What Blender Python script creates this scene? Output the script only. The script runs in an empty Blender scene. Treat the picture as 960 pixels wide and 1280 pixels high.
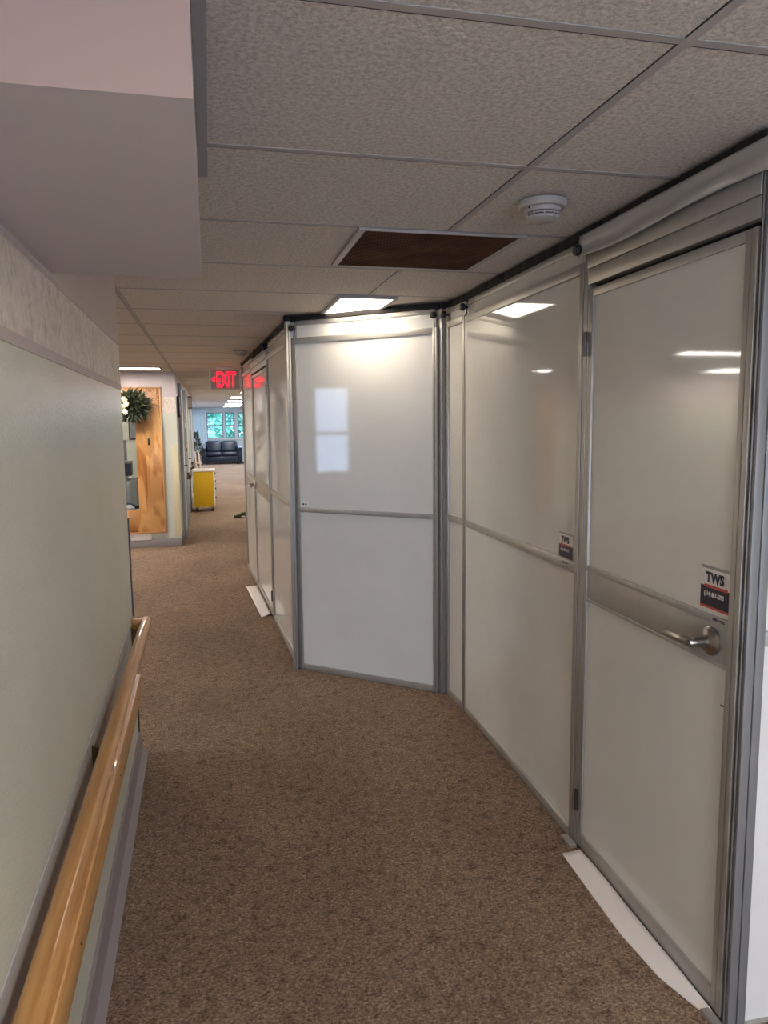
import bpy, bmesh, math, random
from mathutils import Vector, Matrix, noise
random.seed(7)
C = bpy.context.scene.collection
sc = bpy.context.scene

# ------------------------------------------------------------------ camera
CEIL = 2.12
cam_d = bpy.data.cameras.new('camera')
cam = bpy.data.objects.new('camera', cam_d)
C.objects.link(cam)
cam_d.sensor_fit = 'HORIZONTAL'
cam_d.sensor_width = 36.0
cam_d.lens = 36.0 * 925.0 / 960.0
cam_d.clip_start = 0.02
right = Vector((0.97353453, -0.22830499, -0.01036088))
down = Vector((-0.03755358, -0.11508742, -0.99264526))
fwd = Vector((0.22543346, 0.96676353, -0.12061525))
m = Matrix((right, -down, -fwd)).transposed().to_4x4()
m.translation = (0, 0, 1.5)
cam.matrix_world = m
sc.camera = cam

# ------------------------------------------------------------------ world, exposure
L_MAIN, L_BACK, L_LOUNGE, L_ADDED = 4.8, 14.0, 10.5, 5.5      # ceiling fixtures, the last for added corridor lights
SKY = 3.5           # daylight outside the windows
w = bpy.data.worlds.new('world')
sc.world = w
w.use_nodes = True
bg = w.node_tree.nodes['Background']
bg.inputs[0].default_value = (0.56, 0.70, 1.0, 1)
bg.inputs[1].default_value = SKY
sc.view_settings.view_transform = 'Standard'
sc.view_settings.look = 'None'
sc.view_settings.exposure = 1.72
sc.view_settings.gamma = 1.0
sc.view_settings.use_curve_mapping = False


def portal(name, loc, size, direction):
    d = bpy.data.lights.new(name, 'AREA')
    d.shape = 'RECTANGLE'
    d.size, d.size_y = size
    d.cycles.is_portal = True
    o = bpy.data.objects.new(name, d)
    C.objects.link(o)
    o.location = loc
    o.rotation_euler = Vector(direction).to_track_quat('-Z', 'Z').to_euler()


portal('daylight_far', (0.3, 30.12, 1.43), (3.9, 1.1), (0, -1, 0))
portal('daylight_back', (0.75, -3.12, 1.12), (1.8, 1.95), (0, 1, 0))
portal('daylight_lounge', (-4.67, 2.62, 1.4), (0.6, 1.2), (1, 0, 0))


# ------------------------------------------------------------------ helpers
def mat(name, color=(0.8, 0.8, 0.8), rough=0.5, metal=0.0, spec=0.5, emit=None, strength=0.0, coat=0.0):
    M = bpy.data.materials.new(name)
    M.use_nodes = True
    b = M.node_tree.nodes['Principled BSDF']
    b.inputs['Base Color'].default_value = (*color, 1)
    b.inputs['Roughness'].default_value = rough
    b.inputs['Metallic'].default_value = metal
    b.inputs['Specular IOR Level'].default_value = spec
    b.inputs['Coat Weight'].default_value = coat
    b.inputs['Coat Roughness'].default_value = 0.03
    if emit:
        b.inputs['Emission Color'].default_value = (*emit, 1)
        b.inputs['Emission Strength'].default_value = strength
    return M


def nodes(M):
    return M.node_tree.nodes, M.node_tree.links, M.node_tree.nodes['Principled BSDF']


def coords(M, scale=(1, 1, 1), rot=(0, 0, 0)):
    n, l, b = nodes(M)
    tc = n.new('ShaderNodeTexCoord')
    mp = n.new('ShaderNodeMapping')
    mp.inputs['Scale'].default_value = scale
    mp.inputs['Rotation'].default_value = rot
    l.new(tc.outputs['Object'], mp.inputs[0])
    return mp.outputs[0]


def noise_tex(M, vec, scale, detail=4, rough=0.55, dist=0.0):
    n, l, b = nodes(M)
    t = n.new('ShaderNodeTexNoise')
    t.inputs['Scale'].default_value = scale
    t.inputs['Detail'].default_value = detail
    t.inputs['Roughness'].default_value = rough
    t.inputs['Distortion'].default_value = dist
    l.new(vec, t.inputs['Vector'])
    return t.outputs[0]


def ramp(M, fac, stops):
    n, l, b = nodes(M)
    r = n.new('ShaderNodeValToRGB')
    e = r.color_ramp.elements
    while len(e) < len(stops):
        e.new(0.5)
    for i, (p, c) in enumerate(stops):
        e[i].position = p
        e[i].color = (*c, 1)
    l.new(fac, r.inputs[0])
    return r.outputs[0]


def mixc(M, fac, a, b_, mode='MIX'):
    n, l, b = nodes(M)
    x = n.new('ShaderNodeMix')
    x.data_type = 'RGBA'
    x.blend_type = mode
    if isinstance(fac, (int, float)):
        x.inputs[0].default_value = fac
    else:
        l.new(fac, x.inputs[0])
    for s, v in ((x.inputs[6], a), (x.inputs[7], b_)):
        if isinstance(v, tuple):
            s.default_value = (*v, 1)
        else:
            l.new(v, s)
    return x.outputs[2]


def set_bump(M, h, strength=0.3, dist=0.01):
    n, l, b = nodes(M)
    u = n.new('ShaderNodeBump')
    u.inputs['Strength'].default_value = strength
    u.inputs['Distance'].default_value = dist
    l.new(h, u.inputs['Height'])
    l.new(u.outputs[0], b.inputs['Normal'])


def set_color(M, c):
    n, l, b = nodes(M)
    l.new(c, b.inputs['Base Color'])


# ------------------------------------------------------------------ materials
m_carpet = mat('carpet', rough=0.95, spec=0.1)
v = coords(m_carpet, (1.0, 1.9, 1))
f1 = noise_tex(m_carpet, coords(m_carpet, (1, 1.25, 1)), 105, 4, 0.7, 0.5)
f2 = noise_tex(m_carpet, coords(m_carpet), 30, 4, 0.65, 0.8)
f3 = noise_tex(m_carpet, coords(m_carpet, (1, 0.6, 1)), 1.8, 3, 0.6)
c1 = ramp(m_carpet, f1, [(0.28, (0.075, 0.044, 0.030)), (0.50, (0.265, 0.182, 0.128)), (0.72, (0.54, 0.41, 0.31))])
c2 = ramp(m_carpet, f2, [(0.34, (0.66, 0.62, 0.62)), (0.50, (1.0, 1.0, 1.0)), (0.66, (1.16, 1.14, 1.10))])
c3 = ramp(m_carpet, f3, [(0.35, (0.86, 0.85, 0.86)), (0.65, (1.08, 1.08, 1.06))])
set_color(m_carpet, mixc(m_carpet, 1.0, mixc(m_carpet, 1.0, c1, c2, 'MULTIPLY'), c3, 'MULTIPLY'))
set_bump(m_carpet, f1, 0.9, 0.006)

m_tile = mat('acoustic_tile', rough=0.9, spec=0.15)
v = coords(m_tile)
t1 = noise_tex(m_tile, v, 95, 4, 0.65)
t2 = noise_tex(m_tile, v, 220, 2, 0.5)
set_color(m_tile, mixc(m_tile, 1.0, ramp(m_tile, t2, [(0.24, (0.30, 0.26, 0.24)), (0.33, (0.74, 0.665, 0.60))]),
                       ramp(m_tile, t1, [(0.38, (0.74, 0.73, 0.72)), (0.60, (1.06, 1.06, 1.06))]), 'MULTIPLY'))
set_bump(m_tile, t1, 1.0, 0.010)
m_grid = mat('ceiling_grid_paint', (0.40, 0.36, 0.345), 0.7)
m_gap = mat('tile_gap', (0.05, 0.042, 0.04), 0.9)
m_angle = mat('grey_angle', (0.30, 0.29, 0.30), 0.5)

PAINT_LOW = (0.66, 0.66, 0.56)
PAINT_HIGH = (0.64, 0.54, 0.53)


def wall_paint(name, low, high, split, bump=0.6, rough=0.28):
    M = mat(name, low, rough)
    n, l, b = nodes(M)
    vv = coords(M)
    sep = n.new('ShaderNodeSeparateXYZ')
    l.new(vv, sep.inputs[0])
    gt = n.new('ShaderNodeMath')
    gt.operation = 'GREATER_THAN'
    gt.inputs[1].default_value = split
    l.new(sep.outputs[2], gt.inputs[0])
    mm = mixc(M, gt.outputs[0], low, high)
    blot = ramp(M, noise_tex(M, vv, 3.0, 3), [(0.3, (0.95, 0.95, 0.95)), (0.7, (1.03, 1.03, 1.03))])
    set_color(M, mixc(M, 1.0, mm, blot, 'MULTIPLY'))
    set_bump(M, noise_tex(M, vv, 105, 2, 0.5), bump, 0.004)
    return M


m_wall = wall_paint('wall_paint', PAINT_LOW, PAINT_HIGH, 1.70)
m_soffit = mat('soffit_paint', (0.58, 0.51, 0.515), 0.6)
set_bump(m_soffit, noise_tex(m_soffit, coords(m_soffit), 80, 2), 0.15, 0.003)
m_soffit_front = mat('pink_paint', (0.43, 0.30, 0.25), 0.6)
m_lobby = mat('lobby_paint', (0.66, 0.70, 0.70), 0.6)

m_border = mat('border_paper', rough=0.55)
v = coords(m_border, (1, 0.42, 0.5))
b1 = noise_tex(m_border, v, 75, 4, 0.6, 0.8)
b2 = noise_tex(m_border, coords(m_border, (1, 0.5, 0.5)), 26, 3, 0.6, 1.5)
set_color(m_border, mixc(m_border, 0.8, ramp(m_border, b1, [(0.30, (0.62, 0.55, 0.49)), (0.62, (0.80, 0.71, 0.64))]),
                         ramp(m_border, b2, [(0.34, (0.80, 0.78, 0.74)), (0.50, (1.06, 1.03, 1.01))]), 'MULTIPLY'))
set_bump(m_border, b1, 0.5, 0.004)
m_border_edge = mat('border_edge', (0.55, 0.46, 0.44), 0.5)
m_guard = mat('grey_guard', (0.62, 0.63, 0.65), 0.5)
m_vinyl = mat('vinyl_base', (0.30, 0.265, 0.275), 0.4)
m_vinyl2 = mat('vinyl_base_grey', (0.32, 0.29, 0.29), 0.45)

m_panel = mat('white_panel', (0.76, 0.745, 0.72), 0.045, spec=0.5)
v = coords(m_panel)
set_color(m_panel, ramp(m_panel, noise_tex(m_panel, v, 2.2, 4, 0.6), [(0.3, (0.72, 0.705, 0.68)), (0.7, (0.79, 0.775, 0.75))]))
set_bump(m_panel, noise_tex(m_panel, v, 2.6, 1), 0.006, 0.01)
m_alum = mat('aluminium', (0.44, 0.42, 0.395), 0.42, metal=0.45)
set_color(m_alum, ramp(m_alum, noise_tex(m_alum, coords(m_alum, (3, 3, 1)), 5, 3), [(0.3, (0.40, 0.38, 0.355)), (0.7, (0.45, 0.43, 0.405))]))
m_alum_dark = mat('grey_anodised', (0.25, 0.25, 0.255), 0.45, metal=0.35)  # darker copy of the aluminium, for corner panel stiles and near lock jamb
m_nickel = mat('brushed_nickel', (0.36, 0.33, 0.30), 0.28, metal=1.0)
m_steel = mat('hinge_steel', (0.22, 0.20, 0.19), 0.35, metal=1.0)
m_foam = mat('black_foam', (0.012, 0.010, 0.010), 0.9)
m_black = mat('black_plastic', (0.015, 0.014, 0.014), 0.45)
m_film = mat('plastic_film', (0.48, 0.48, 0.48), 0.16)
m_tape = mat('white_tape', (0.86, 0.80, 0.77), 0.6)
m_white = mat('white_plastic', (0.78, 0.75, 0.72), 0.4)
m_cream_plastic = mat('cream_plastic', (0.44, 0.395, 0.36), 0.55)
m_red = mat('label_red', (0.55, 0.07, 0.05), 0.4)
m_navy = mat('label_navy', (0.018, 0.015, 0.045), 0.35)
m_label = mat('label_white', (0.80, 0.79, 0.78), 0.35)
m_ink = mat('label_ink', (0.02, 0.02, 0.05), 0.4)
m_grey = mat('label_grey', (0.35, 0.35, 0.36), 0.4)

m_oak = mat('oak', rough=0.3, coat=0.3)
v = coords(m_oak, (14, 0.7, 14))
set_color(m_oak, ramp(m_oak, noise_tex(m_oak, v, 4.5, 5, 0.6, 0.4), [(0.25, (0.44, 0.195, 0.055)), (0.55, (0.62, 0.32, 0.105)), (0.8, (0.72, 0.42, 0.17))]))
m_brass = mat('dark_bracket', (0.13, 0.085, 0.045), 0.4, metal=0.7)

m_ply = mat('plywood', rough=0.45, coat=0.15)
v = coords(m_ply, (1.0, 1.0, 0.23))
p1 = noise_tex(m_ply, v, 6.5, 2, 0.45, 2.2)
n_, l_, b_ = nodes(m_ply)
wv = n_.new('ShaderNodeTexWave')
wv.wave_type = 'RINGS'
wv.inputs['Scale'].default_value = 1.5
wv.inputs['Distortion'].default_value = 9
wv.inputs['Detail'].default_value = 2
l_.new(v, wv.inputs['Vector'])
set_color(m_ply, mixc(m_ply, 0.5, ramp(m_ply, p1, [(0.43, (0.33, 0.115, 0.020)), (0.50, (0.62, 0.29, 0.085)), (0.58, (0.76, 0.42, 0.17))]),
                      ramp(m_ply, wv.outputs[1], [(0.2, (0.36, 0.125, 0.022)), (0.55, (0.72, 0.38, 0.13))])))
m_plytrim = mat('pine_trim', (0.58, 0.31, 0.13), 0.45)
m_leaf = mat('dark_leaf', (0.020, 0.028, 0.012), 0.6)
m_leaf2 = mat('olive_leaf', (0.055, 0.062, 0.024), 0.6)
m_petal = mat('cream_petal', (0.72, 0.68, 0.46), 0.6)
m_cream = mat('cream_guard', (0.74, 0.66, 0.44), 0.4)
m_yellow = mat('cart_yellow', (0.68, 0.41, 0.004), 0.45)
m_navyleather = mat('navy_leather', (0.008, 0.014, 0.028), 0.3)
m_pot = mat('pot', (0.22, 0.09, 0.05), 0.6)
m_conifer = mat('conifer', (0.03, 0.055, 0.03), 0.7)
m_frame = mat('window_frame', (0.62, 0.64, 0.66), 0.4)
m_framedark = mat('window_mullion', (0.24, 0.25, 0.27), 0.5)
m_blind = mat('vertical_blind', (0.70, 0.77, 0.84), 0.6)
m_door = mat('door_paint', (0.62, 0.66, 0.70), 0.35)
m_doorframe = mat('door_frame_paint', (0.52, 0.55, 0.60), 0.4)
m_brown = mat('brown_board', (0.10, 0.055, 0.035), 0.5)
m_paper = mat('paper', (0.80, 0.80, 0.78), 0.6)
m_cab = mat('grey_metal', (0.20, 0.215, 0.235), 0.4)
m_navybox = mat('navy_box', (0.025, 0.032, 0.06), 0.5)
m_liner = mat('grey_liner', (0.25, 0.27, 0.28), 0.3)
m_dark = mat('dark_rubber', (0.02, 0.02, 0.022), 0.6)
m_slipper = mat('green_slipper', (0.02, 0.045, 0.015), 0.6)
m_bark = mat('bark', (0.10, 0.07, 0.05), 0.9)
m_tree = mat('tree_leaves', (0.09, 0.30, 0.24), 0.8)
m_grass = mat('lawn', (0.12, 0.25, 0.08), 0.9)
m_lamp = mat('lamp_diffuser', (0.8, 0.8, 0.8), 0.5, emit=(1.0, 0.87, 0.68), strength=L_MAIN)
m_lamp_back = mat('lamp_diffuser_back', (0.8, 0.8, 0.8), 0.5, emit=(1.0, 0.88, 0.76), strength=L_BACK)
m_lamp_lounge = mat('lamp_diffuser_lounge', (0.8, 0.8, 0.8), 0.5, emit=(1.0, 0.94, 0.86), strength=L_LOUNGE)
m_lamp_lobby = mat('lamp_diffuser_lobby', (0.8, 0.8, 0.8), 0.5, emit=(0.88, 0.93, 1.0), strength=10.0)
m_lamp_added = mat('lamp_diffuser_far', (0.8, 0.8, 0.8), 0.5, emit=(1.0, 0.92, 0.82), strength=L_ADDED)
m_exit = mat('exit_letters', (0.6, 0.02, 0.03), 0.4, emit=(1.0, 0.004, 0.022), strength=0.9)
m_exitface = mat('exit_face', (0.50, 0.44, 0.42), 0.4)

m_vent = mat('vent_perforated', rough=0.95, spec=0.02)
v = coords(m_vent, (90, 90, 90))
n_, l_, b_ = nodes(m_vent)
ck = n_.new('ShaderNodeTexVoronoi')
ck.inputs['Randomness'].default_value = 0.0
ck.inputs['Scale'].default_value = 1.0
l_.new(v, ck.inputs['Vector'])
hol = ramp(m_vent, ck.outputs['Distance'], [(0.30, (0.012, 0.008, 0.006)), (0.40, (0.125, 0.070, 0.048))])
set_color(m_vent, mixc(m_vent, 1.0, hol, ramp(m_vent, noise_tex(m_vent, coords(m_vent), 6, 3), [(0.35, (0.75, 0.7, 0.7)), (0.65, (1.25, 1.2, 1.15))]), 'MULTIPLY'))
m_ventframe = mat('vent_frame', (0.42, 0.37, 0.345), 0.5)

m_glass = bpy.data.materials.new('window_glass')
m_glass.use_nodes = True
nt = m_glass.node_tree
for nn in list(nt.nodes):
    if nn.type != 'OUTPUT_MATERIAL':
        nt.nodes.remove(nn)
out = [x for x in nt.nodes if x.type == 'OUTPUT_MATERIAL'][0]
tr = nt.nodes.new('ShaderNodeBsdfTransparent')
gl = nt.nodes.new('ShaderNodeBsdfGlossy')
gl.inputs['Roughness'].default_value = 0.02
fr = nt.nodes.new('ShaderNodeFresnel')
mx = nt.nodes.new('ShaderNodeMixShader')
tr.inputs[0].default_value = (0.93, 0.97, 0.97, 1)
nt.links.new(fr.outputs[0], mx.inputs[0])
nt.links.new(tr.outputs[0], mx.inputs[1])
nt.links.new(gl.outputs[0], mx.inputs[2])
nt.links.new(mx.outputs[0], out.inputs[0])


# ------------------------------------------------------------------ mesh builder
class MB:
    def __init__(self):
        self.bm = bmesh.new()

    def _paint(self, verts, mi):
        fs = set()
        for vv in verts:
            for f in vv.link_faces:
                fs.add(f)
        for f in fs:
            f.material_index = mi

    def box(self, x0, x1, y0, y1, z0, z1, bev=0.0, mi=0, M=None, seg=2):
        r = bmesh.ops.create_cube(self.bm, size=1.0)
        vs = r['verts']
        T = Matrix.Translation(((x0 + x1) / 2, (y0 + y1) / 2, (z0 + z1) / 2)) @ Matrix.Diagonal((abs(x1 - x0), abs(y1 - y0), abs(z1 - z0), 1))
        if M is not None:
            T = M @ T
        bmesh.ops.transform(self.bm, matrix=T, verts=vs)
        self._paint(vs, mi)
        if bev > 0:
            es = set()
            for vv in vs:
                for e in vv.link_edges:
                    es.add(e)
            bmesh.ops.bevel(self.bm, geom=list(es), offset=bev, segments=seg, affect='EDGES', profile=0.5)
        return self

    def tube(self, pts, r, seg=10, mi=0, cap=True):
        pts = [Vector(p) for p in pts]
        rs = r if isinstance(r, (list, tuple)) else [r] * len(pts)
        rings = []
        ref = None
        for i, p in enumerate(pts):
            a = pts[max(i - 1, 0)]
            b = pts[min(i + 1, len(pts) - 1)]
            t = (b - a).normalized()
            if ref is None:
                ref = Vector((0, 0, 1)) if abs(t.z) < 0.9 else Vector((1, 0, 0))
            u = t.cross(ref).normalized()
            ww = u.cross(t).normalized()
            ref = ww
            rings.append([self.bm.verts.new(p + (u * math.cos(2 * math.pi * k / seg) + ww * math.sin(2 * math.pi * k / seg)) * rs[i]) for k in range(seg)])
        fs = []
        for i in range(len(rings) - 1):
            for k in range(seg):
                fs.append(self.bm.faces.new((rings[i][k], rings[i][(k + 1) % seg], rings[i + 1][(k + 1) % seg], rings[i + 1][k])))
        if cap:
            fs.append(self.bm.faces.new(rings[0][::-1]))
            fs.append(self.bm.faces.new(rings[-1]))
        for f in fs:
            f.material_index = mi
        return self

    def lathe(self, prof, M=None, seg=24, mi=0):
        rings = []
        M = M or Matrix()
        for r, z in prof:
            rings.append([self.bm.verts.new(M @ Vector((r * math.cos(2 * math.pi * k / seg), r * math.sin(2 * math.pi * k / seg), z))) for k in range(seg)])
        fs = []
        for i in range(len(rings) - 1):
            for k in range(seg):
                fs.append(self.bm.faces.new((rings[i][k], rings[i][(k + 1) % seg], rings[i + 1][(k + 1) % seg], rings[i + 1][k])))
        fs.append(self.bm.faces.new(rings[0][::-1]))
        fs.append(self.bm.faces.new(rings[-1]))
        for f in fs:
            f.material_index = mi
        return self

    def prism(self, pts, vec, mi=0):
        """polygon pts (3d) extruded along vec"""
        vec = Vector(vec)
        a = [self.bm.verts.new(Vector(p)) for p in pts]
        b = [self.bm.verts.new(Vector(p) + vec) for p in pts]
        fs = [self.bm.faces.new(a[::-1]), self.bm.faces.new(b)]
        k = len(pts)
        for i in range(k):
            fs.append(self.bm.faces.new((a[i], a[(i + 1) % k], b[(i + 1) % k], b[i])))
        for f in fs:
            f.material_index = mi
        return self

    def face(self, pts, mi=0):
        f = self.bm.faces.new([self.bm.verts.new(Vector(p)) for p in pts])
        f.material_index = mi
        return self

    def ball(self, c, r, mi=0, sub=2, scale=(1, 1, 1), M=None):
        rr = bmesh.ops.create_icosphere(self.bm, subdivisions=sub, radius=r)
        T = Matrix.Translation(c) @ (M or Matrix()) @ Matrix.Diagonal((*scale, 1))
        bmesh.ops.transform(self.bm, matrix=T, verts=rr['verts'])
        self._paint(rr['verts'], mi)
        return self

    def text(self, body, size, M, depth=0.0003, mi=0, bold=0.0, align='LEFT', sx=1.0):
        cu = bpy.data.curves.new('t', 'FONT')
        cu.body = body
        cu.size = size
        cu.extrude = depth
        cu.offset = bold
        cu.align_x = align
        cu.resolution_u = 4
        o = bpy.data.objects.new('t', cu)
        C.objects.link(o)
        dg = bpy.context.evaluated_depsgraph_get()
        me = bpy.data.meshes.new_from_object(o.evaluated_get(dg))
        me.transform(M @ Matrix.Diagonal((sx, 1, 1, 1)))
        n0 = len(self.bm.faces)
        self.bm.from_mesh(me)
        self.bm.faces.ensure_lookup_table()
        for f in self.bm.faces[n0:]:
            f.material_index = mi
        bpy.data.objects.remove(o)
        bpy.data.curves.remove(cu)
        bpy.data.meshes.remove(me)
        return self

    def build(self, name, mats, parent=None, smooth=True, angle=35):
        bmesh.ops.recalc_face_normals(self.bm, faces=self.bm.faces[:])
        me = bpy.data.meshes.new(name)
        self.bm.to_mesh(me)
        self.bm.free()
        for x in (mats if isinstance(mats, (list, tuple)) else [mats]):
            me.materials.append(x)
        if smooth:
            for p in me.polygons:
                p.use_smooth = True
            me.set_sharp_from_angle(angle=math.radians(angle))
        o = bpy.data.objects.new(name, me)
        C.objects.link(o)
        if parent is not None:
            o.parent = parent
        return o


def tag(o, label=None, cat=None, group=None, kind=None):
    if label:
        o['label'] = label
    if cat:
        o['category'] = cat
    if group:
        o['group'] = group
    if kind:
        o['kind'] = kind
    return o


def struct(o):
    o['kind'] = 'structure'
    return o


def thing(name, label, cat, loc=(0, 0, 0), rot=0.0, group=None):
    o = bpy.data.objects.new(name, None)
    o.empty_display_size = 0.1
    C.objects.link(o)
    o.location = loc
    o.rotation_euler = (0, 0, rot)
    return tag(o, label, cat, group)


def copy_tree(o, parent=None):
    c = o.copy()
    C.objects.link(c)
    if parent is not None:
        c.parent = parent
    for ch in list(o.children):
        copy_tree(ch, c)
    return c


def sub(o, label):
    o['label'] = label
    return o


# ================================================================== SETTING
struct(MB().box(-5.2, 4.2, -3.3, 30.2, -0.10, 0.0).build('floor', m_carpet))
struct(MB().box(-5.2, 4.2, -3.3, 30.2, CEIL + 0.006, CEIL + 0.12).build('ceiling', m_tile))

# suspended grid bars
g = MB()
ROW0, ROW = 1.80, 0.63
ys = [ROW0 + ROW * k for k in range(-7, 46)]
for yy in ys:
    g.box(-5.0, 4.0, yy - 0.011, yy + 0.009, CEIL + 0.0045, CEIL + 0.007)
    g.box(-5.0, 4.0, yy + 0.009, yy + 0.013, CEIL + 0.0052, CEIL + 0.007, mi=1)
for k in range(-4, 4):
    xx = -0.395 + 1.197 * k
    segs = [(-3.04, 30.0)]
    if k == 1:
        segs = [(-3.04, ROW0 + ROW), (ROW0 + 2 * ROW, ROW0 + 3 * ROW), (ROW0 + 5 * ROW, 30.0)]
    for a, b in segs:
        g.box(xx - 0.011, xx + 0.009, a, b, CEIL + 0.004, CEIL + 0.007)
        g.box(xx - 0.014, xx - 0.011, a, b, CEIL + 0.0050, CEIL + 0.007, mi=1)
struct(g.build('trim_1', [m_grid, m_gap], smooth=False))

# wall plan lines
def wl(y):                       # face of the near left wall
    return -0.329 - 0.0115 * y


LW_END = 3.42
# near left wall
struct(MB().prism([(wl(-3.04), -3.04, 0), (wl(LW_END), LW_END, 0), (wl(LW_END) - 0.13, LW_END, 0), (wl(-3.04) - 0.13, -3.04, 0)], (0, 0, 2.125)).build('wall_left', m_wall))
# wallpaper border, grey guard band, vinyl base on the left wall
def strip_on_left(z0, z1, t, y0=-3.0, y1=LW_END, mb=None, off=0.0005, mi=0):
    mb = mb or MB()
    mb.prism([(wl(y0) + off, y0, z0), (wl(y1) + off, y1, z0), (wl(y1) + off + t, y1, z0), (wl(y0) + off + t, y0, z0)], (0, 0, z1 - z0), mi)
    return mb


bb = strip_on_left(1.672, 1.835, 0.0012)
strip_on_left(1.648, 1.672, 0.0026, mb=bb, mi=1)
strip_on_left(1.835, 1.846, 0.0022, mb=bb, mi=1)
struct(bb.build('trim_2', [m_border, m_border_edge], smooth=False))
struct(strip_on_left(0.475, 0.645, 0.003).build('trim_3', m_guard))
# cove base
prof = [(0.0, 0.10), (0.010, 0.10), (0.012, 0.06), (0.016, 0.025), (0.034, 0.006), (0.038, 0.0), (0.0, 0.0)]
cb = MB()
y0, y1 = -3.0, LW_END
a = [cb.bm.verts.new((wl(y0) + p + 0.0005, y0, z + 0.0005)) for p, z in prof]
b = [cb.bm.verts.new((wl(y1) + p + 0.0005, y1, z + 0.0005)) for p, z in prof]
for i in range(len(prof)):
    j = (i + 1) % len(prof)
    cb.bm.faces.new((a[i], a[j], b[j], b[i]))
cb.bm.faces.new(a[::-1])
cb.bm.faces.new(b)
struct(cb.build('baseboard_left', m_vinyl))
# dark rubber edge on the wall end
g = MB()
g.box(wl(LW_END) - 0.02, wl(LW_END) + 0.006, LW_END + 0.001, LW_END + 0.012, 0.012, 1.09, 0.002)
tag(g.build('corner_guard', m_black), 'thin black rubber strip on the end of the green grey left wall', 'corner guard')

# soffit box under the ceiling at the left wall
struct(MB().box(-0.352, -0.004, 0.892, 1.935, 1.857, 2.124).build('trim_4', [m_soffit, m_soffit_front], smooth=False))
for p_ in bpy.data.objects['trim_4'].data.polygons:
    if p_.normal.y < -0.9:
        p_.material_index = 1
struct(MB().box(-0.003, 0.019, -3.0, 1.975, CEIL - 0.012, CEIL + 0.004).build('trim_5', m_angle))

# right corridor wall behind the partition
struct(MB().box(1.75, 1.88, -3.2, 19.0, 0, 2.125).build('wall_right', m_wall))
# back wall with a window
g = MB()
g.box(-0.42, -0.15, -3.2, -3.05, 0, 2.125)
g.box(1.65, 1.749, -3.2, -3.05, 0, 2.125)
g.box(-0.15, 1.65, -3.2, -3.05, 0, 0.12)
g.box(-0.15, 1.65, -3.2, -3.05, 2.08, 2.125)
struct(g.build('wall_back', m_wall))


def window(name, axis, c, lo, hi, z0, z1, mullions=(), rail=None, dark=False):
    """sash window in a wall: axis 'x' -> the wall runs along x at y=c"""
    fm = m_framedark if dark else m_frame
    g = MB()

    def bx(a0, a1, q0, q1, t):
        if axis == 'x':
            g.box(a0, a1, c - t, c + t, q0, q1, 0.004)
        else:
            g.box(c - t, c + t, a0, a1, q0, q1, 0.004)
    fw = 0.035
    bx(lo, lo + fw, z0, z1, 0.04)
    bx(hi - fw, hi, z0, z1, 0.04)
    bx(lo + fw, hi - fw, z0, z0 + fw, 0.04)
    bx(lo + fw, hi - fw, z1 - fw, z1, 0.04)
    for mm_ in mullions:
        bx(mm_ - 0.015, mm_ + 0.015, z0 + fw, z1 - fw, 0.03)
    if rail:
        bx(lo + fw, hi - fw, rail - 0.02, rail + 0.02, 0.03)
    o = struct(g.build(name, fm))
    gg = MB()
    if axis == 'x':
        gg.box(lo + fw, hi - fw, c - 0.003, c + 0.003, z0 + fw, z1 - fw)
    else:
        gg.box(c - 0.003, c + 0.003, lo + fw, hi - fw, z0 + fw, z1 - fw)
    gg.build('glass', m_glass, o, smooth=False)
    return o


window('window_1', 'x', -3.12, -0.15, 1.65, 0.12, 2.08, (0.75,), 1.0)

# lounge to the left: far wall with pass-through, left wall with window, near wall
PY = 9.4
g = MB()
g.box(-5.1, -1.72, PY, PY + 0.12, 0, 2.125)
g.box(-0.86, -0.385, PY, PY + 0.12, 0, 2.125)
g.box(-1.72, -0.86, PY, PY + 0.12, 0, 0.47)
g.box(-1.72, -0.86, PY, PY + 0.12, 1.62, 2.125)
struct(g.build('wall_lounge_far', m_wall))
g = MB()
g.box(-5.0, -0.386, PY - 0.0015, PY - 0.0005, 1.640, 1.83)
struct(g.build('trim_6', m_border))
struct(MB().box(-5.0, -0.38, PY - 0.014, PY - 0.0005, 0.0005, 0.11, 0.003).build('baseboard_lounge', m_vinyl2))
g = MB()
g.box(-4.72, -4.6, 1.0, 2.36, 0, 2.125)
g.box(-4.72, -4.6, 2.88, PY, 0, 2.125)
g.box(-4.72, -4.6, 2.36, 2.88, 0, 0.82)
g.box(-4.72, -4.6, 2.36, 2.88, 1.98, 2.125)
struct(g.build('wall_lounge_left', m_wall))
window('window_2', 'y', -4.66, 2.36, 2.88, 0.82, 1.98, (), 1.36)
struct(MB().box(-4.72, -0.50, 0.88, 1.0, 0, 2.125).build('wall_lounge_near', m_wall))

# far corridor left wall, with the office behind the pass-through
struct(MB().box(-0.505, -0.385, PY + 0.121, 18.6, 0, 2.125).build('wall_corridor_left', m_wall))
struct(MB().box(-0.384, -0.372, PY + 0.13, 18.6, 0.0005, 0.11, 0.002).build('baseboard_corridor', m_vinyl2))
struct(MB().box(-2.4, -0.506, 12.2, 12.32, 0, 2.125).build('wall_office_back', m_wall))
struct(MB().box(-2.52, -2.401, PY + 0.121, 12.32, 0, 2.125).build('wall_office_left', m_wall))
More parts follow.
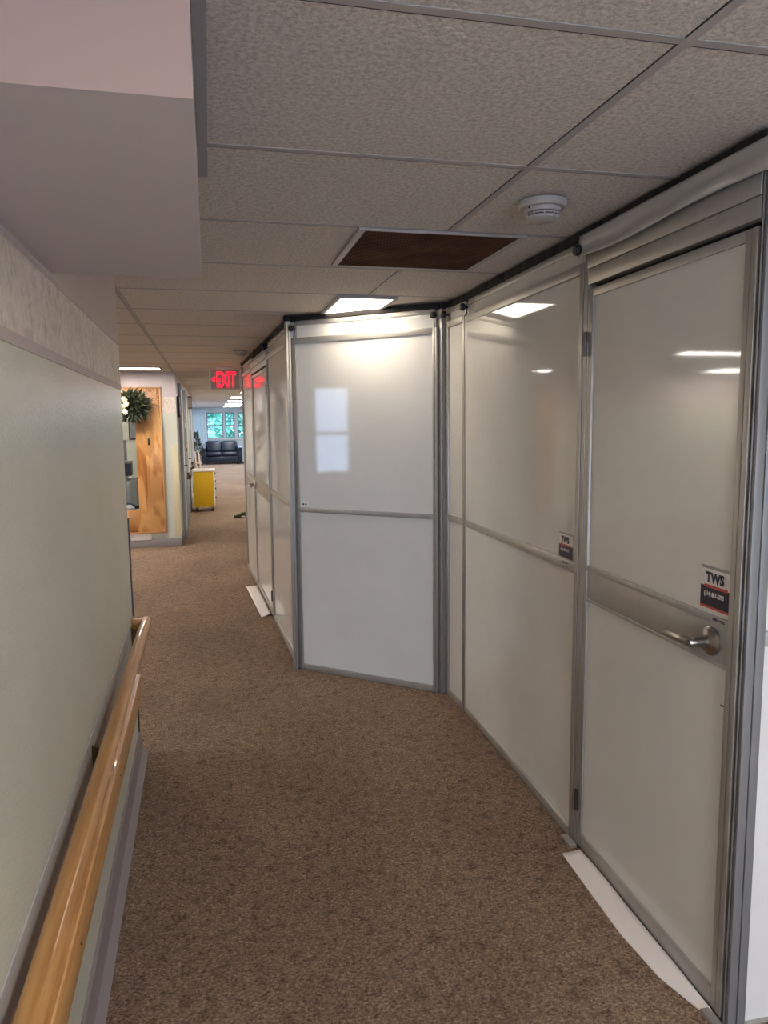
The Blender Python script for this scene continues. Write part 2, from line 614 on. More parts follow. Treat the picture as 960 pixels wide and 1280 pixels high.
# lobby
struct(MB().box(-3.4, -0.506, 18.5, 18.62, 0, 2.125).build('wall_lobby_near', m_lobby))
for nm, xa, xb, ya in (('wall_lobby_left', -3.5, -3.38, 18.62), ('wall_lobby_right', 3.2, 3.32, 18.921)):
    g = MB()
    g.box(xa, xb, ya, 21.0, 0, 2.125)
    g.box(xa, xb, 28.5, 30.2, 0, 2.125)
    g.box(xa, xb, 21.0, 28.5, 0, 0.7)
    g.box(xa, xb, 21.0, 28.5, 2.0, 2.125)
    struct(g.build(nm, m_lobby))
window('window_8', 'y', -3.44, 21.0, 28.5, 0.7, 2.0, (22.5, 24.0, 25.5, 27.0), 1.35)  # unseen side windows, both added to bring more daylight onto the lobby floor
window('window_9', 'y', 3.26, 21.0, 28.5, 0.7, 2.0, (22.5, 24.0, 25.5, 27.0), 1.35)
portal('daylight_lobby_left', (-3.46, 24.75, 1.35), (1.3, 7.5), (1, 0, 0))
portal('daylight_lobby_right', (3.28, 24.75, 1.35), (1.3, 7.5), (-1, 0, 0))
struct(MB().box(1.881, 3.32, 18.8, 18.92, 0, 2.125).build('wall_lobby_near_right', m_lobby))
FY = 30.0
wins = [(-0.75, -0.16), (-0.10, 0.53), (0.61, 0.97), (1.10, 1.75)]
g = MB()
xs = -3.4
for a, b in wins:
    g.box(xs, a, FY, FY + 0.2, 0, 2.125)
    g.box(a, b, FY, FY + 0.2, 0, 0.93)
    g.box(a, b, FY, FY + 0.2, 1.94, 2.125)
    xs = b
g.box(xs, 3.3, FY, FY + 0.2, 0, 2.125)
struct(g.build('wall_far', m_lobby))
for i, (a, b) in enumerate(wins):
    window('window_%d' % (i + 3), 'x', FY + 0.10, a, b, 0.93, 1.94, (), 1.43, dark=True)
struct(MB().box(-0.85, 1.85, FY - 0.09, FY - 0.001, 0.88, 0.925, 0.004).build('trim_7', m_white))

# ================================================================== PARTITION (temporary hard-wall panels)
def frame_of(p0, p1):
    d = Vector((p1[0] - p0[0], p1[1] - p0[1]))
    return d.length, math.atan2(d.y, d.x)


def groove_bar(x0, x1, z0, z1, front=0.0, back=-0.045):
    """aluminium extrusion with one groove along its length"""
    g = MB()
    if (x1 - x0) < (z1 - z0):
        xm = (x0 + x1) / 2
        g.box(x0, xm - 0.0012, back, front, z0, z1, 0.0015)
        g.box(xm + 0.0012, x1, back, front - 0.001, z0, z1, 0.0015)
        g.box(xm - 0.002, xm + 0.002, back, front - 0.006, z0, z1)
    else:
        g.box(x0, x1, back, front, z0, z1, 0.0015)
    return g


def knob(parent, x, z, name='knob'):
    g = MB()
    R = Matrix.Translation((x, 0, z)) @ Matrix.Rotation(-math.pi / 2, 4, 'X')
    g.lathe([(0.006, -0.012), (0.007, 0.004), (0.015, 0.006), (0.018, 0.012), (0.018, 0.022), (0.014, 0.028), (0.006, 0.030)], R, 18)
    g.build(name, m_black, parent)


def sticker(parent, x, z, wd=0.12, fr=0.0):
    """company sticker; x,z is its lower left corner seen from the corridor, flip keeps the text readable"""
    # local: text runs toward -x (the viewer stands on +y)
    def T(u, v, y=0.0):
        return Matrix.Translation((x - u, -0.0085 + fr + y, z + v)) @ Matrix.Rotation(math.pi, 4, 'Z') @ Matrix.Rotation(math.pi / 2, 4, 'X')
    h = wd * 0.88
    g = MB()
    g.box(x - wd, x, fr - 0.0100, fr - 0.0090, z, z + h)
    s = g.build('sticker', m_label, parent, smooth=False)
    sub(s, 'white sticker with navy and red phone number block')
    k = wd / 0.12
    q = MB()
    q.box(x - wd, x, fr - 0.0092, fr - 0.0086, z + 0.006 * k, z + 0.055 * k, mi=0)
    q.build('number_block', m_navy, s, smooth=False)
    q = MB()
    q.box(x - wd, x, fr - 0.0092, fr - 0.0085, z, z + 0.006 * k)
    q.box(x - wd * 0.86, x - wd * 0.12, fr - 0.0092, fr - 0.0084, z + 0.052 * k, z + 0.059 * k)
    q.build('red_stripe', m_red, s, smooth=False)
    q = MB()
    q.box(x - wd, x, fr - 0.0092, fr - 0.0086, z + 0.098 * k, z + 0.1056 * k)  # grey bar painted as the shadow of the curled top edge
    q.build('grey_strip', m_grey, s, smooth=False)
    q = MB()
    q.text('TWS', 0.034 * k, T(0.055 * k, 0.066 * k, 0.0006), 0.0002, bold=0.0016 * k, align='CENTER', sx=0.95)
    q.box(x - 0.028 * k, x - 0.022 * k, fr - 0.0092, fr - 0.0083, z + 0.083 * k, z + 0.091 * k)
    q.build('lettering', m_ink, s, smooth=False)
    q = MB()
    q.text('(314) 887-5395', 0.0155 * k, T(0.053 * k, 0.031 * k, 0.0006), 0.0002, bold=0.0003 * k, align='CENTER', sx=0.78)
    q.build('number', m_label, s, smooth=False)
    return s


def rail_label(parent, x, z):
    def T(u, v):
        return Matrix.Translation((x - u, 0.0012, z + v)) @ Matrix.Rotation(math.pi, 4, 'Z') @ Matrix.Rotation(math.pi / 2, 4, 'X')
    g = MB()
    g.box(x - 0.062, x, 0.0002, 0.001, z, z + 0.018, mi=0)
    g.text('SHIELD WALL', 0.0095, T(0.031, 0.008), 0.0002, mi=1, bold=0.0002, align='CENTER', sx=0.8)
    o = g.build('maker_label', [m_alum, m_ink], parent, smooth=False)
    return o


def wall_panel(label, p0, p1, sheet_top=1.975, mid=(0.972, 1.008), knobs=(), post=0.03, bottom=0.036, group=None, slope=0.0, end_post=None):
    L, ang = frame_of(p0, p1)
    t = thing('wall_panel', label, 'wall panel', (p0[0], p0[1], 0), ang, group)
    e = 0.002
    top = sheet_top + 0.033
    groove_bar(e, post, 0.0, top).build('stile', m_alum, t)
    groove_bar(L - (end_post or post), L - e, 0.0, top if not end_post else 2.084, 0.0, -0.045 if not end_post else -0.0105).build('stile', m_alum, t)
    groove_bar(post, L - (end_post or post), sheet_top, top).build('top_rail', m_alum, t)
    groove_bar(post, L - (end_post or post), mid[0], mid[1], -0.002).build('middle_rail', m_alum, t)
    groove_bar(post, L - (end_post or post), 0.001, bottom).build('bottom_rail', m_alum, t)
    ep = end_post or post
    M_ = Matrix.Translation((L / 2, 0, 0)) @ Matrix.Rotation(slope, 4, 'Z') @ Matrix.Translation((-L / 2, 0, 0))
    MB().box(post, L - ep, -0.022, -0.010, mid[1], sheet_top, M=M_).build('upper_sheet', m_panel, t)
    MB().box(post, L - ep, -0.022, -0.010, bottom, mid[0], M=M_).build('lower_sheet', m_panel, t)
    # telescoping head: sheet, side posts, top rail, foam seal against the ceiling
    ee = (end_post or 0.012) + 0.001
    MB().box(0.028, L - ee - 0.015, -0.030, -0.018, top, 2.062).build('extension_sheet', m_panel, t)
    groove_bar(0.02, L - ee - 0.007, 2.062, 2.088, -0.012).build('extension_rail', m_alum, t)
    for a, b in ((0.012, 0.030), (L - ee - 0.017, L - ee)):
        groove_bar(a, b, top, 2.062, -0.010).build('extension_post', m_alum, t)
    g = MB()
    n = max(3, int(L / 0.1))
    for i in range(n):
        a, b = (L - ee + 0.013) * i / n, (L - ee + 0.013) * (i + 1) / n
        j = random.uniform(-0.003, 0.003)
        g.box(a, b + 0.001, -0.055, -0.002 + j, 2.088 + j * 0.5, 2.1185, 0.004)
    g.build('ceiling_gasket', m_foam, t)
    for kx in knobs:
        knob(t, kx, 2.052)
    return t, L


def lever(parent, x, z, side):
    """lever handle; side=+1 lever points to +x"""
    g = MB()
    R = Matrix.Translation((x, 0.002, z)) @ Matrix.Rotation(-math.pi / 2, 4, 'X')
    g.lathe([(0.036, 0.0), (0.036, 0.006), (0.031, 0.011), (0.019, 0.014), (0.0135, 0.018), (0.012, 0.045), (0.0125, 0.062), (0.010, 0.066)], R, 28)
    o = g.build('lever_rose', m_nickel, parent)
    g = MB()
    pts, rr = [], []
    for i in range(9):
        q = i / 8
        pts.append((x + side * (-0.006 + 0.125 * q), 0.056 + 0.010 * math.sin(q * math.pi) - 0.004 * q, z + 0.002 - 0.010 * q * q))
        rr.append(0.0115 - 0.003 * q)
    g.tube(pts, rr, 12)
    g.ball(pts[-1], rr[-1], sub=2)
    h = g.build('lever_handle', m_nickel, o)
    g = MB()
    R2 = Matrix.Translation((x, 0.067, z)) @ Matrix.Rotation(-math.pi / 2, 4, 'X')
    g.lathe([(0.0065, 0.0), (0.0065, 0.004), (0.004, 0.005)], R2, 14)
    g.build('key_cylinder', m_steel, o)
    return o


def door_unit(label, p0, p1, hinge_far=True, leaf_top=1.918, lock=(0.897, 1.018), with_sticker=False, jamb_lock=0.078, jamb_hinge=0.028, head_top=2.03, z_lever=0.955, knobs=(), s_start=0.003):
    L, ang = frame_of(p0, p1)
    t = thing('partition_door', label, 'partition door', (p0[0], p0[1], 0), ang)

    def X(s):                        # s runs from the lock side to the hinge side
        return s if hinge_far else L - s

    def bar(s0, s1, z0, z1, f=0.0, bk=-0.045):
        a, b = sorted((X(s0), X(s1)))
        return groove_bar(a, b, z0, z1, f, bk)
    # jambs and head
    k3 = jamb_lock
    g = MB()
    km = (s_start + k3) / 2
    for i, (u0, u1, f) in enumerate(((s_start, km - 0.0006, 0.0), (km + 0.0006, k3, -0.003))):
        a, b = sorted((X(u0), X(u1)))
        g.box(a, b, -0.045, f, 0, head_top, 0.0015)
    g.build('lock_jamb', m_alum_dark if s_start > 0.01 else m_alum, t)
    bar(L - jamb_hinge, L - 0.002, 0, head_top).build('hinge_jamb', m_alum, t)
    a, b = sorted((X(k3), X(L - jamb_hinge)))
    g = MB()
    g.box(a, b, -0.045, -0.001, leaf_top + 0.016, 1.982, 0.0015)
    g.box(a, b, -0.045, 0.002, 1.984, head_top, 0.0015)
    g.build('head_rail', m_alum, t)
    g = MB()
    g.box(a, b, -0.044, -0.030, leaf_top - 0.03, leaf_top + 0.0155)
    a2, b2 = sorted((X(k3), X(k3 + 0.02)))
    g.box(a2, b2, -0.044, -0.030, 0.012, leaf_top)
    a2, b2 = sorted((X(L - jamb_hinge - 0.02), X(L - jamb_hinge)))
    g.box(a2, b2, -0.044, -0.030, 0.012, leaf_top)
    g.build('door_seal', m_foam, t)  # black backing added so the gaps around the leaf stay dark
    a, b = sorted((X(s_start + 0.002), X(L - 0.02)))
    MB().box(a, b, -0.035, -0.022, head_top, 2.075).build('extension_sheet', m_panel, t)
    g = MB()
    n = 8
    for i in range(n):
        j = random.uniform(-0.004, 0.004)
        a, b = sorted((X(s_start + (L - s_start) * i / n), X(s_start + (L - s_start) * (i + 1) / n)))
        g.box(a, b, -0.055, 0.004 + j, 2.076 + j * 0.6, 2.1185, 0.005)
    g.build('ceiling_gasket', m_foam, t)
    # leaf
    s0, s1 = k3 + 0.006, L - jamb_hinge - 0.004
    a, b = sorted((X(s0 + 0.03), X(s1 - 0.02)))
    leaf = MB().box(a, b, -0.020, -0.008, lock[1], leaf_top - 0.024).build('door_leaf', m_panel, t)
    MB().box(a, b, -0.020, -0.008, 0.060, lock[0]).build('lower_sheet', m_panel, leaf)
    bar(s0, s0 + 0.040, 0.012, leaf_top, 0.001, -0.028).build('lock_stile', m_alum, leaf)
    bar(s1 - 0.034, s1, 0.012, leaf_top - 0.001, 0.0, -0.028).build('hinge_stile', m_alum, leaf)
    a, b = sorted((X(s0 + 0.0405), X(s1 - 0.0345)))
    groove_bar(a, b, leaf_top - 0.026, leaf_top, 0.0, -0.028).build('top_rail', m_alum, leaf)
    groove_bar(a, b, 0.012, 0.062, 0.0, -0.028).build('bottom_rail', m_alum, leaf)
    g = MB()
    g.box(a, b, -0.028, -0.003, lock[0], lock[1], 0.001)
    g.box(a, b, -0.028, 0.0, lock[1] - 0.018, lock[1], 0.001)
    g.box(a, b, -0.028, 0.0, lock[0], lock[0] + 0.010, 0.001)
    g.build('lock_rail', m_alum, leaf)
    lever(t, X(k3 + 0.100), z_lever, 1 if hinge_far else -1)
    for zz in (1.708, 0.136):
        g = MB()
        hx = X(L - jamb_hinge - 0.002)
        g.box(hx - 0.013, hx + 0.013, 0.0005, 0.003, zz, zz + 0.075, 0.0008)
        g.tube([(hx, 0.006, zz - 0.002), (hx, 0.006, zz + 0.077)], 0.005, 10)
        for dz in (0.012, 0.0375, 0.063):
            for sx in (-0.009, 0.009):
                g.ball((hx + sx, 0.003, zz + dz), 0.0028, mi=1, sub=1, scale=(1, 0.5, 1))
        g.build('hinge', [m_steel, m_nickel], t)
    for kx in knobs:
        knob(t, kx, 2.07)
    return t, L, X


# the run of the partition, near to far
D0, D1 = (1.1846, 1.365), (1.2120, 2.280)
A1, A2 = (1.2121, 2.283), (1.2370, 3.525)
B1, B2 = (1.2372, 3.529), (1.2265, 3.790)
G1, G2 = (1.1840, 3.800), (0.4820, 4.413)
FS, FE = Vector((0.474, 4.425)), Vector((0.342, 7.830))
fd = (FE - FS).normalized()
def fp(s):
    q = FS + fd * s
    return (q.x, q.y)


pp, _ = wall_panel('white partition panel at the right edge of the frame, turned toward the camera', (1.742, 1.412), (1.1865, 1.424), knobs=(0.49,), end_post=0.050, bottom=0.008)
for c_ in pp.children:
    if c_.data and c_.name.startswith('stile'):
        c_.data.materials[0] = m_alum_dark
dn, DL, DX = door_unit('nearest white partition door with satin lever handle, hinged on its left', D0, D1, s_start=0.0735, jamb_lock=0.081)
sticker(dn, 0.245, 1.030, 0.122, 0.0022)
rail_label(dn, 0.190, 1.0)
g = MB()
g.box(0.135, 0.150, -0.0079, -0.0076, 0.800, 0.8035)
g.build('scuff_mark', m_ink, dn, smooth=False)
pa, AL = wall_panel('wide white partition panel beside the near door, reflecting the ceiling light', A1, A2, sheet_top=1.978, knobs=(0.015, 1.225), slope=0.016)
sticker(pa, 0.178, 1.004, 0.108, -0.0070)
rail_label(pa, 0.125, 0.986)
pb, _ = wall_panel('narrow white partition panel between the wide panel and the inner corner', B1, B2, sheet_top=1.985, knobs=(0.245,))
pg, GL = wall_panel('white partition panel set at an angle facing the camera, mid corridor', G1, G2, sheet_top=1.958, mid=(0.972, 1.000), knobs=(0.016, GLEN - 0.016) if False else (0.016,))
knob(pg, GL - 0.016, 2.045)
g = MB()
g.box(GL - 0.088, GL - 0.038, -0.0098, -0.0092, 1.003, 1.040)
s_ = g.build('small_label', m_label, pg, smooth=False)
sub(s_, 'small white label with two dark dots')
g = MB()
for u in (0.054, 0.073):
    g.box(GL - u - 0.006, GL - u + 0.006, -0.0092, -0.0088, 1.014, 1.024)
g.build('dot', m_ink, s_, smooth=False)
g = MB()
g.box(0.052, 0.115, -0.0018, -0.0010, 0.977, 0.994)
g.build('maker_label', m_grey, pg, smooth=False)

pc, _ = wall_panel('first white partition panel beyond the angled one, running down the corridor', fp(0.0), fp(1.198), sheet_top=1.965, knobs=(0.018, 1.18))
df, FL, FX = door_unit('far white partition door with dark lever, beyond the angled panel', fp(1.2), fp(2.44), hinge_far=False, knobs=(0.03,), jamb_lock=0.05)
pd, _ = wall_panel('last white partition panel, its far edge next to the red exit sign', fp(2.442), fp(3.405), sheet_top=1.965)
pe, _ = wall_panel('white partition panel closing the far end across to the right wall', (0.372, 7.856), (1.742, 7.92), sheet_top=1.965)

# corner posts
def corner_post(label, x, y, rot, w_=0.03):
    t = thing('corner_post', label, 'post', (x, y, 0), rot)
    g = MB()
    g.box(-w_ / 2, -0.002, -w_ / 2, w_ / 2, 0, 2.085, 0.002)
    g.box(0.002, w_ / 2, -w_ / 2, w_ / 2, 0, 2.085, 0.002)
    g.box(-w_ / 2 + 0.004, w_ / 2 - 0.004, -w_ / 2 + 0.004, w_ / 2 - 0.004, 0, 2.085)
    g.build('post_body', m_alum, t)
    MB().box(-w_ / 2 - 0.004, w_ / 2 + 0.004, -w_ / 2 - 0.004, w_ / 2 + 0.004, 2.086, 2.1185, 0.004).build('foam_cap', m_foam, t)
    return t


corner_post('aluminium post in the inner corner between narrow and angled panels', 1.213, 3.806, 0.25)
corner_post('aluminium corner post at the left edge of the angled panel', 0.462, 4.4065, 0.2, 0.028)
corner_post('aluminium corner post at the far end of the partition', 0.352, 7.849, 0.0, 0.026)

# plastic film over the head of the near door
t = MB()
nx_, nz_ = 46, 10
grid = []
a0 = Vector((D0[0], D0[1]))
dd = (Vector(D1) - a0).normalized()
nn2 = Vector((-dd.y, dd.x))
for i in range(nx_ + 1):
    row = []
    s = 0.030 + (0.898) * i / nx_
    for j in range(nz_ + 1):
        z = 2.022 + 0.072 * j / nz_
        q = i / nx_
        fold = 0.0055 * math.sin(j / nz_ * 5.0 + q * 3.0) + 0.005 * noise.noise(Vector((s * 9, z * 30, 1.3)))
        off = 0.012 + fold * math.sin(math.pi * min(1, (j / nz_) * 1.0 + 0.15)) + 0.004 * (1 - j / nz_)
        pz = z + 0.010 * (1 - j / nz_) * math.sin(q * 7.0) * 0.6
        p = a0 + dd * s + nn2 * off
        row.append(t.bm.verts.new((p.x, p.y, pz)))
    grid.append(row)
for i in range(nx_):
    for j in range(nz_):
        t.bm.faces.new((grid[i][j], grid[i + 1][j], grid[i + 1][j + 1], grid[i][j + 1]))
o = t.build('plastic_film', m_film, angle=180)
sm = o.modifiers.new('solid', 'SOLIDIFY')
sm.thickness = 0.0008
tag(o, 'wrinkled strip of cloudy plastic film taped above the nearest partition door', 'plastic film')

# tape laid on the carpet at the doors
def tape(label, outer, inner, n=40):
    g = MB()
    rows = []
    for i in range(n + 1):
        q = i / n

        def P(poly):
            k = q * (len(poly) - 1)
            a = min(int(k), len(poly) - 2)
            f = k - a
            return Vector(poly[a]).lerp(Vector(poly[a + 1]), f)
        A, B = P(outer), P(inner)
        r = []
        for j in range(6):
            f = j / 5
            p = A.lerp(B, f)
            z = 0.003 + 0.0065 * max(0, noise.noise(Vector((p.x * 22, p.y * 5, 0.4)))) + (0.010 * f * f)
            if j == 0:
                z = 0.0015
            r.append(g.bm.verts.new((p.x, p.y, z)))
        rows.append(r)
    for i in range(n):
        for j in range(5):
            g.bm.faces.new((rows[i][j], rows[i + 1][j], rows[i + 1][j + 1], rows[i][j + 1]))
    o = g.build('floor_tape', m_tape, angle=180)
    sd = o.modifiers.new('solid', 'SOLIDIFY')
    sd.thickness = 0.001
    return tag(o, label, 'tape')


tape('long white tape strip on the carpet along the nearest partition door',
     [(1.176, 1.468), (1.163, 1.49), (1.128, 1.62), (1.118, 1.80), (1.128, 2.0), (1.140, 2.215)],
     [(1.184, 1.478), (1.186, 1.53), (1.190, 1.65), (1.195, 1.82), (1.201, 2.02), (1.204, 2.205)])
f0, f1 = fp(1.30), fp(2.38)
tape('short white tape strip on the carpet under the far partition door',
     [(f0[0] - 0.085, f0[1] - 0.03), (f1[0] - 0.105, f1[1] + 0.02)], [(f0[0] - 0.008, f0[1]), (f1[0] - 0.008, f1[1])])
g = MB()
for (u0, u1) in ((0.90, 0.985), (-0.03, 0.09)):
    A = a0 + dd * u0 + nn2 * 0.004
    B = a0 + dd * u1 + nn2 * 0.004
    g.prism([(A.x, A.y, 0.0005), (B.x, B.y, 0.0005), (B.x + nn2.x * 0.022, B.y + nn2.y * 0.022, 0.0005), (A.x + nn2.x * 0.022, A.y + nn2.y * 0.022, 0.0005)], (0, 0, 0.012))
g.bm.free()
for lab, (u0, u1) in (('short aluminium floor strip at the left foot of the nearest door', (0.870, 0.945)),
                      ('short aluminium floor strip at the right foot of the nearest door', (0.052, 0.125))):
    g = MB()
    A = a0 + dd * u0 + nn2 * 0.004
    B = a0 + dd * u1 + nn2 * 0.004
    k_ = nn2 * 0.024
    g.prism([(A.x, A.y, 0.0005), (B.x, B.y, 0.0005), (B.x + k_.x, B.y + k_.y, 0.0005), (A.x + k_.x, A.y + k_.y, 0.0005)], (0, 0, 0.010))
    tag(g.build('floor_strip', m_alum), lab, 'floor strip')

# ================================================================== HANDRAIL on the left wall
hr_a = math.atan2(-0.0115, 1.0)          # direction of the wall from +y
t = thing('handrail', 'oak handrail with lower bumper board on the near left wall', 'handrail', (wl(0.0) - 0.0136, 0, 0.0), -hr_a - 0.004)
Y0, Y1 = -0.6, 3.375
# local: x away from the wall, y along it
prof = []
for k in range(24):
    an = 2 * math.pi * k / 24
    cx, cz = math.cos(an), math.sin(an)
    prof.append((0.060 + 0.023 * math.copysign(abs(cx) ** 0.75, cx), 0.626 + 0.026 * math.copysign(abs(cz) ** 0.75, cz)))
g = MB()
rings = []
for yy in [Y0 + (Y1 - Y0) * i / 30 for i in range(31)]:
    rings.append([g.bm.verts.new((x, yy, z)) for x, z in prof])
for i in range(30):
    for k in range(24):
        g.bm.faces.new((rings[i][k], rings[i][(k + 1) % 24], rings[i + 1][(k + 1) % 24], rings[i + 1][k]))
g.bm.faces.new(rings[0][::-1])
g.bm.faces.new(rings[-1])
g.build('rail', m_oak, t, angle=50)
g = MB()
g.box(0.002, 0.052, Y1 - 0.045, Y1, 0.602, 0.650, 0.006)
g.build('end_return', m_oak, t)
# bumper board with rounded far end
pts = []
yb, zb0, zb1 = 2.66, 0.550, 0.634
for k in range(9):
    an = -math.pi / 2 + math.pi * k / 8
    pts.append((0.074, yb - 0.028 + 0.028 * math.cos(an), (zb0 + zb1) / 2 + (zb1 - zb0) / 2 * math.sin(an)))
pts = [(0.074, Y0, zb0)] + pts + [(0.074, Y0, zb1)]
g = MB().prism(pts, (0.0225, 0, 0))
es_ = [e for e in g.bm.edges if all(abs(v_.co.x - 0.0965) < 1e-5 for v_ in e.verts)]
bmesh.ops.bevel(g.bm, geom=es_, offset=0.006, segments=3, affect='EDGES', profile=0.5)
g.build('bumper_board', m_oak, t)
for yy in (0.5, 1.3, 1.95, 2.5):
    g = MB()
    R = Matrix.Translation((0.0970, yy, 0.590)) @ Matrix.Rotation(math.pi / 2, 4, 'Y')
    g.lathe([(0.003, -0.001), (0.003, 0.0006), (0.001, 0.0010)], R, 10)
    g.build('screw', m_brass, t)
for yy in (0.85, 2.09, 3.30):
    g = MB()
    g.box(0.002, 0.007, yy - 0.014, yy + 0.014, 0.545, 0.625, 0.002)
    g.prism([(0.006, yy - 0.004, 0.618), (0.050, yy - 0.004, 0.602), (0.050, yy - 0.004, 0.594), (0.018, yy - 0.004, 0.580), (0.006, yy - 0.004, 0.552)], (0, 0.008, 0))
    g.ball((0.008, yy, 0.617), 0.005, sub=1)
    g.ball((0.008, yy, 0.553), 0.005, sub=1)
    g.build('bracket', m_brass, t)

# ================================================================== CEILING FIXTURES
def ceiling_light(label, cx, cy, sx, sy, mlamp, group=None):
    t = thing('ceiling_light', label, 'ceiling light', (cx, cy, CEIL), 0, group)
    g = MB()
    f = 0.022
    for x0, x1, y0, y1 in ((-sx / 2, -sx / 2 + f, -sy / 2, sy / 2), (sx / 2 - f, sx / 2, -sy / 2, sy / 2), (-sx / 2 + f, sx / 2 - f, -sy / 2, -sy / 2 + f), (-sx / 2 + f, sx / 2 - f, sy / 2 - f, sy / 2)):
        g.box(x0, x1, y0, y1, -0.009, 0.005, 0.002)
    g.build('frame', m_grid, t)
    g = MB()
    g.box(-sx / 2 + f, sx / 2 - f, -sy / 2 + f, sy / 2 - f, -0.006, 0.004)
    g.build('diffuser', mlamp, t)
    return t


ceiling_light('lit ceiling light panel above the angled partition panel', 0.795, ROW0 + 4 * ROW - 0.01, 0.31, 2 * ROW - 0.04, m_lamp)
ceiling_light('lit ceiling light in the lounge in front of the plywood framed window', -1.09, 8.72, 1.19, 0.30, m_lamp_lounge)
ceiling_light('lit ceiling light in the lounge closest to the end of the near left wall', -2.6, 4.05, 1.19, 0.30, m_lamp_lounge)  # added out of view to lift the angled panel and recess floor
ceiling_light('lit ceiling light in the lounge, seen only as a streak in the near door', -2.23, 6.45, 1.19, 0.30, m_lamp_lounge)
ceiling_light('lit ceiling light deep in the lounge near its left wall', -4.0, 8.79, 1.0, 0.60, m_lamp_lounge)
for i, yy in enumerate((18.2, 21.2, 24.2, 27.2)):
    ceiling_light(('first', 'second', 'third', 'fourth')[i] + ' lit ceiling light counting down the far corridor ceiling', 0.80, yy, 0.6, 1.19, m_lamp_lobby, 'ceiling lights at the far end')
ceiling_light('lit ceiling light over the corridor behind the camera', 0.795, -0.72, 0.31, 1.2, m_lamp_back)
for i, yy in enumerate((11.9, 15.0)):
    ceiling_light(('nearer', 'farther')[i] + ' lit ceiling light over the corridor past the exit sign', 0.92, yy, 0.6, 1.19, m_lamp_added)  # added behind the partition edge to brighten the far corridor
ceiling_light('lit ceiling light behind the partition', 1.2, 6.9, 0.31, 1.19, m_lamp)

t = thing('ceiling_vent', 'brown perforated return air vent in the ceiling near the smoke detector', 'vent', (0.785, 2.712, CEIL))
g = MB()
hx, hy, f = 0.290, 0.285, 0.022
for x0, x1, y0, y1 in ((-hx, -hx + f, -hy, hy), (hx - f, hx, -hy, hy), (-hx + f, hx - f, -hy, -hy + 0.012), (-hx + f, hx - f, hy - 0.012, hy)):
    g.box(x0, x1, y0, y1, -0.004, 0.004, 0.001)
g.build('frame', m_ventframe, t)
MB().box(-hx + f, hx - f, -hy + 0.012, hy - 0.012, -0.002, 0.003).build('grille', m_vent, t)

def smoke_detector(label, x, y, s=1.0):
    t = thing('smoke_detector', label, 'smoke detector', (x, y, CEIL - 0.001))
    g = MB()
    g.lathe([(0.070 * s, 0.0), (0.070 * s, -0.010 * s), (0.064 * s, -0.018 * s), (0.05 * s, -0.020 * s)], None, 40)
    g.build('base', m_cream_plastic, t)
    g = MB()
    g.lathe([(0.052 * s, -0.0195 * s), (0.050 * s, -0.030 * s), (0.047 * s, -0.031 * s)], None, 40, 0)
    g.lathe([(0.0455 * s, -0.031 * s), (0.0455 * s, -0.034 * s)], None, 40, 1)
    g.lathe([(0.049 * s, -0.034 * s), (0.049 * s, -0.037 * s), (0.047 * s, -0.0375 * s)], None, 40, 0)
    g.lathe([(0.0445 * s, -0.0375 * s), (0.0445 * s, -0.041 * s)], None, 40, 1)
    g.lathe([(0.047 * s, -0.041 * s), (0.045 * s, -0.047 * s), (0.036 * s, -0.052 * s), (0.02 * s, -0.054 * s)], None, 40, 0)
    for k in range(10):
        an = 2 * math.pi * k / 10
        R = Matrix.Rotation(an, 4, 'Z')
        g.box(0.040 * s, 0.0492 * s, -0.0018, 0.0018, -0.046 * s, -0.028 * s, 0, 0, R)
    g.build('sensor_head', [m_cream_plastic, m_dark], t)
    g = MB()
    g.ball((-0.048 * s, -0.018 * s, -0.0195 * s), 0.004 * s, sub=2)
    g.build('indicator', m_dark, t)
    return t


smoke_detector('white round smoke detector on the ceiling beside the brown vent', 0.952, 2.045)
smoke_detector('small white detector on the ceiling in front of the exit sign', 0.285, 6.60, 0.8)

# exit sign
EX, EY = 0.190, 8.40
t = thing('exit_sign', 'red lit exit sign with left arrow hanging from the ceiling', 'exit sign', (EX, EY, 1.875))
g = MB()
g.box(-0.165, 0.165, -0.012, 0.020, 0.0, 0.212, 0.004)
g.build('face_plate', m_exitface, t)
g = MB()
for x0, x1, z0, z1 in ((-0.172, -0.156, -0.006, 0.218), (0.150, 0.172, -0.006, 0.218), (-0.156, 0.150, -0.006, 0.010)):
    g.box(x0, x1, -0.020, 0.024, z0, z1, 0.003)
g.build('rim', m_white, t)
MB().box(-0.09, 0.09, -0.022, 0.022, 0.2125, 0.2445, 0.004).build('canopy', m_white, t)
g = MB()
ff = Matrix.Translation((0.008, -0.0125, 0.026)) @ Matrix.Rotation(math.pi / 2, 4, 'X')
g.text('EXIT', 0.232, ff, 0.002, bold=0.005, align='CENTER', sx=0.45)
g.build('lettering', m_exit, t, smooth=False)
g = MB()
g.prism([(-0.148, -0.013, 0.105), (-0.112, -0.013, 0.140), (-0.112, -0.013, 0.070)], (0, -0.002, 0))
g.build('arrow', m_exit, t, smooth=False)

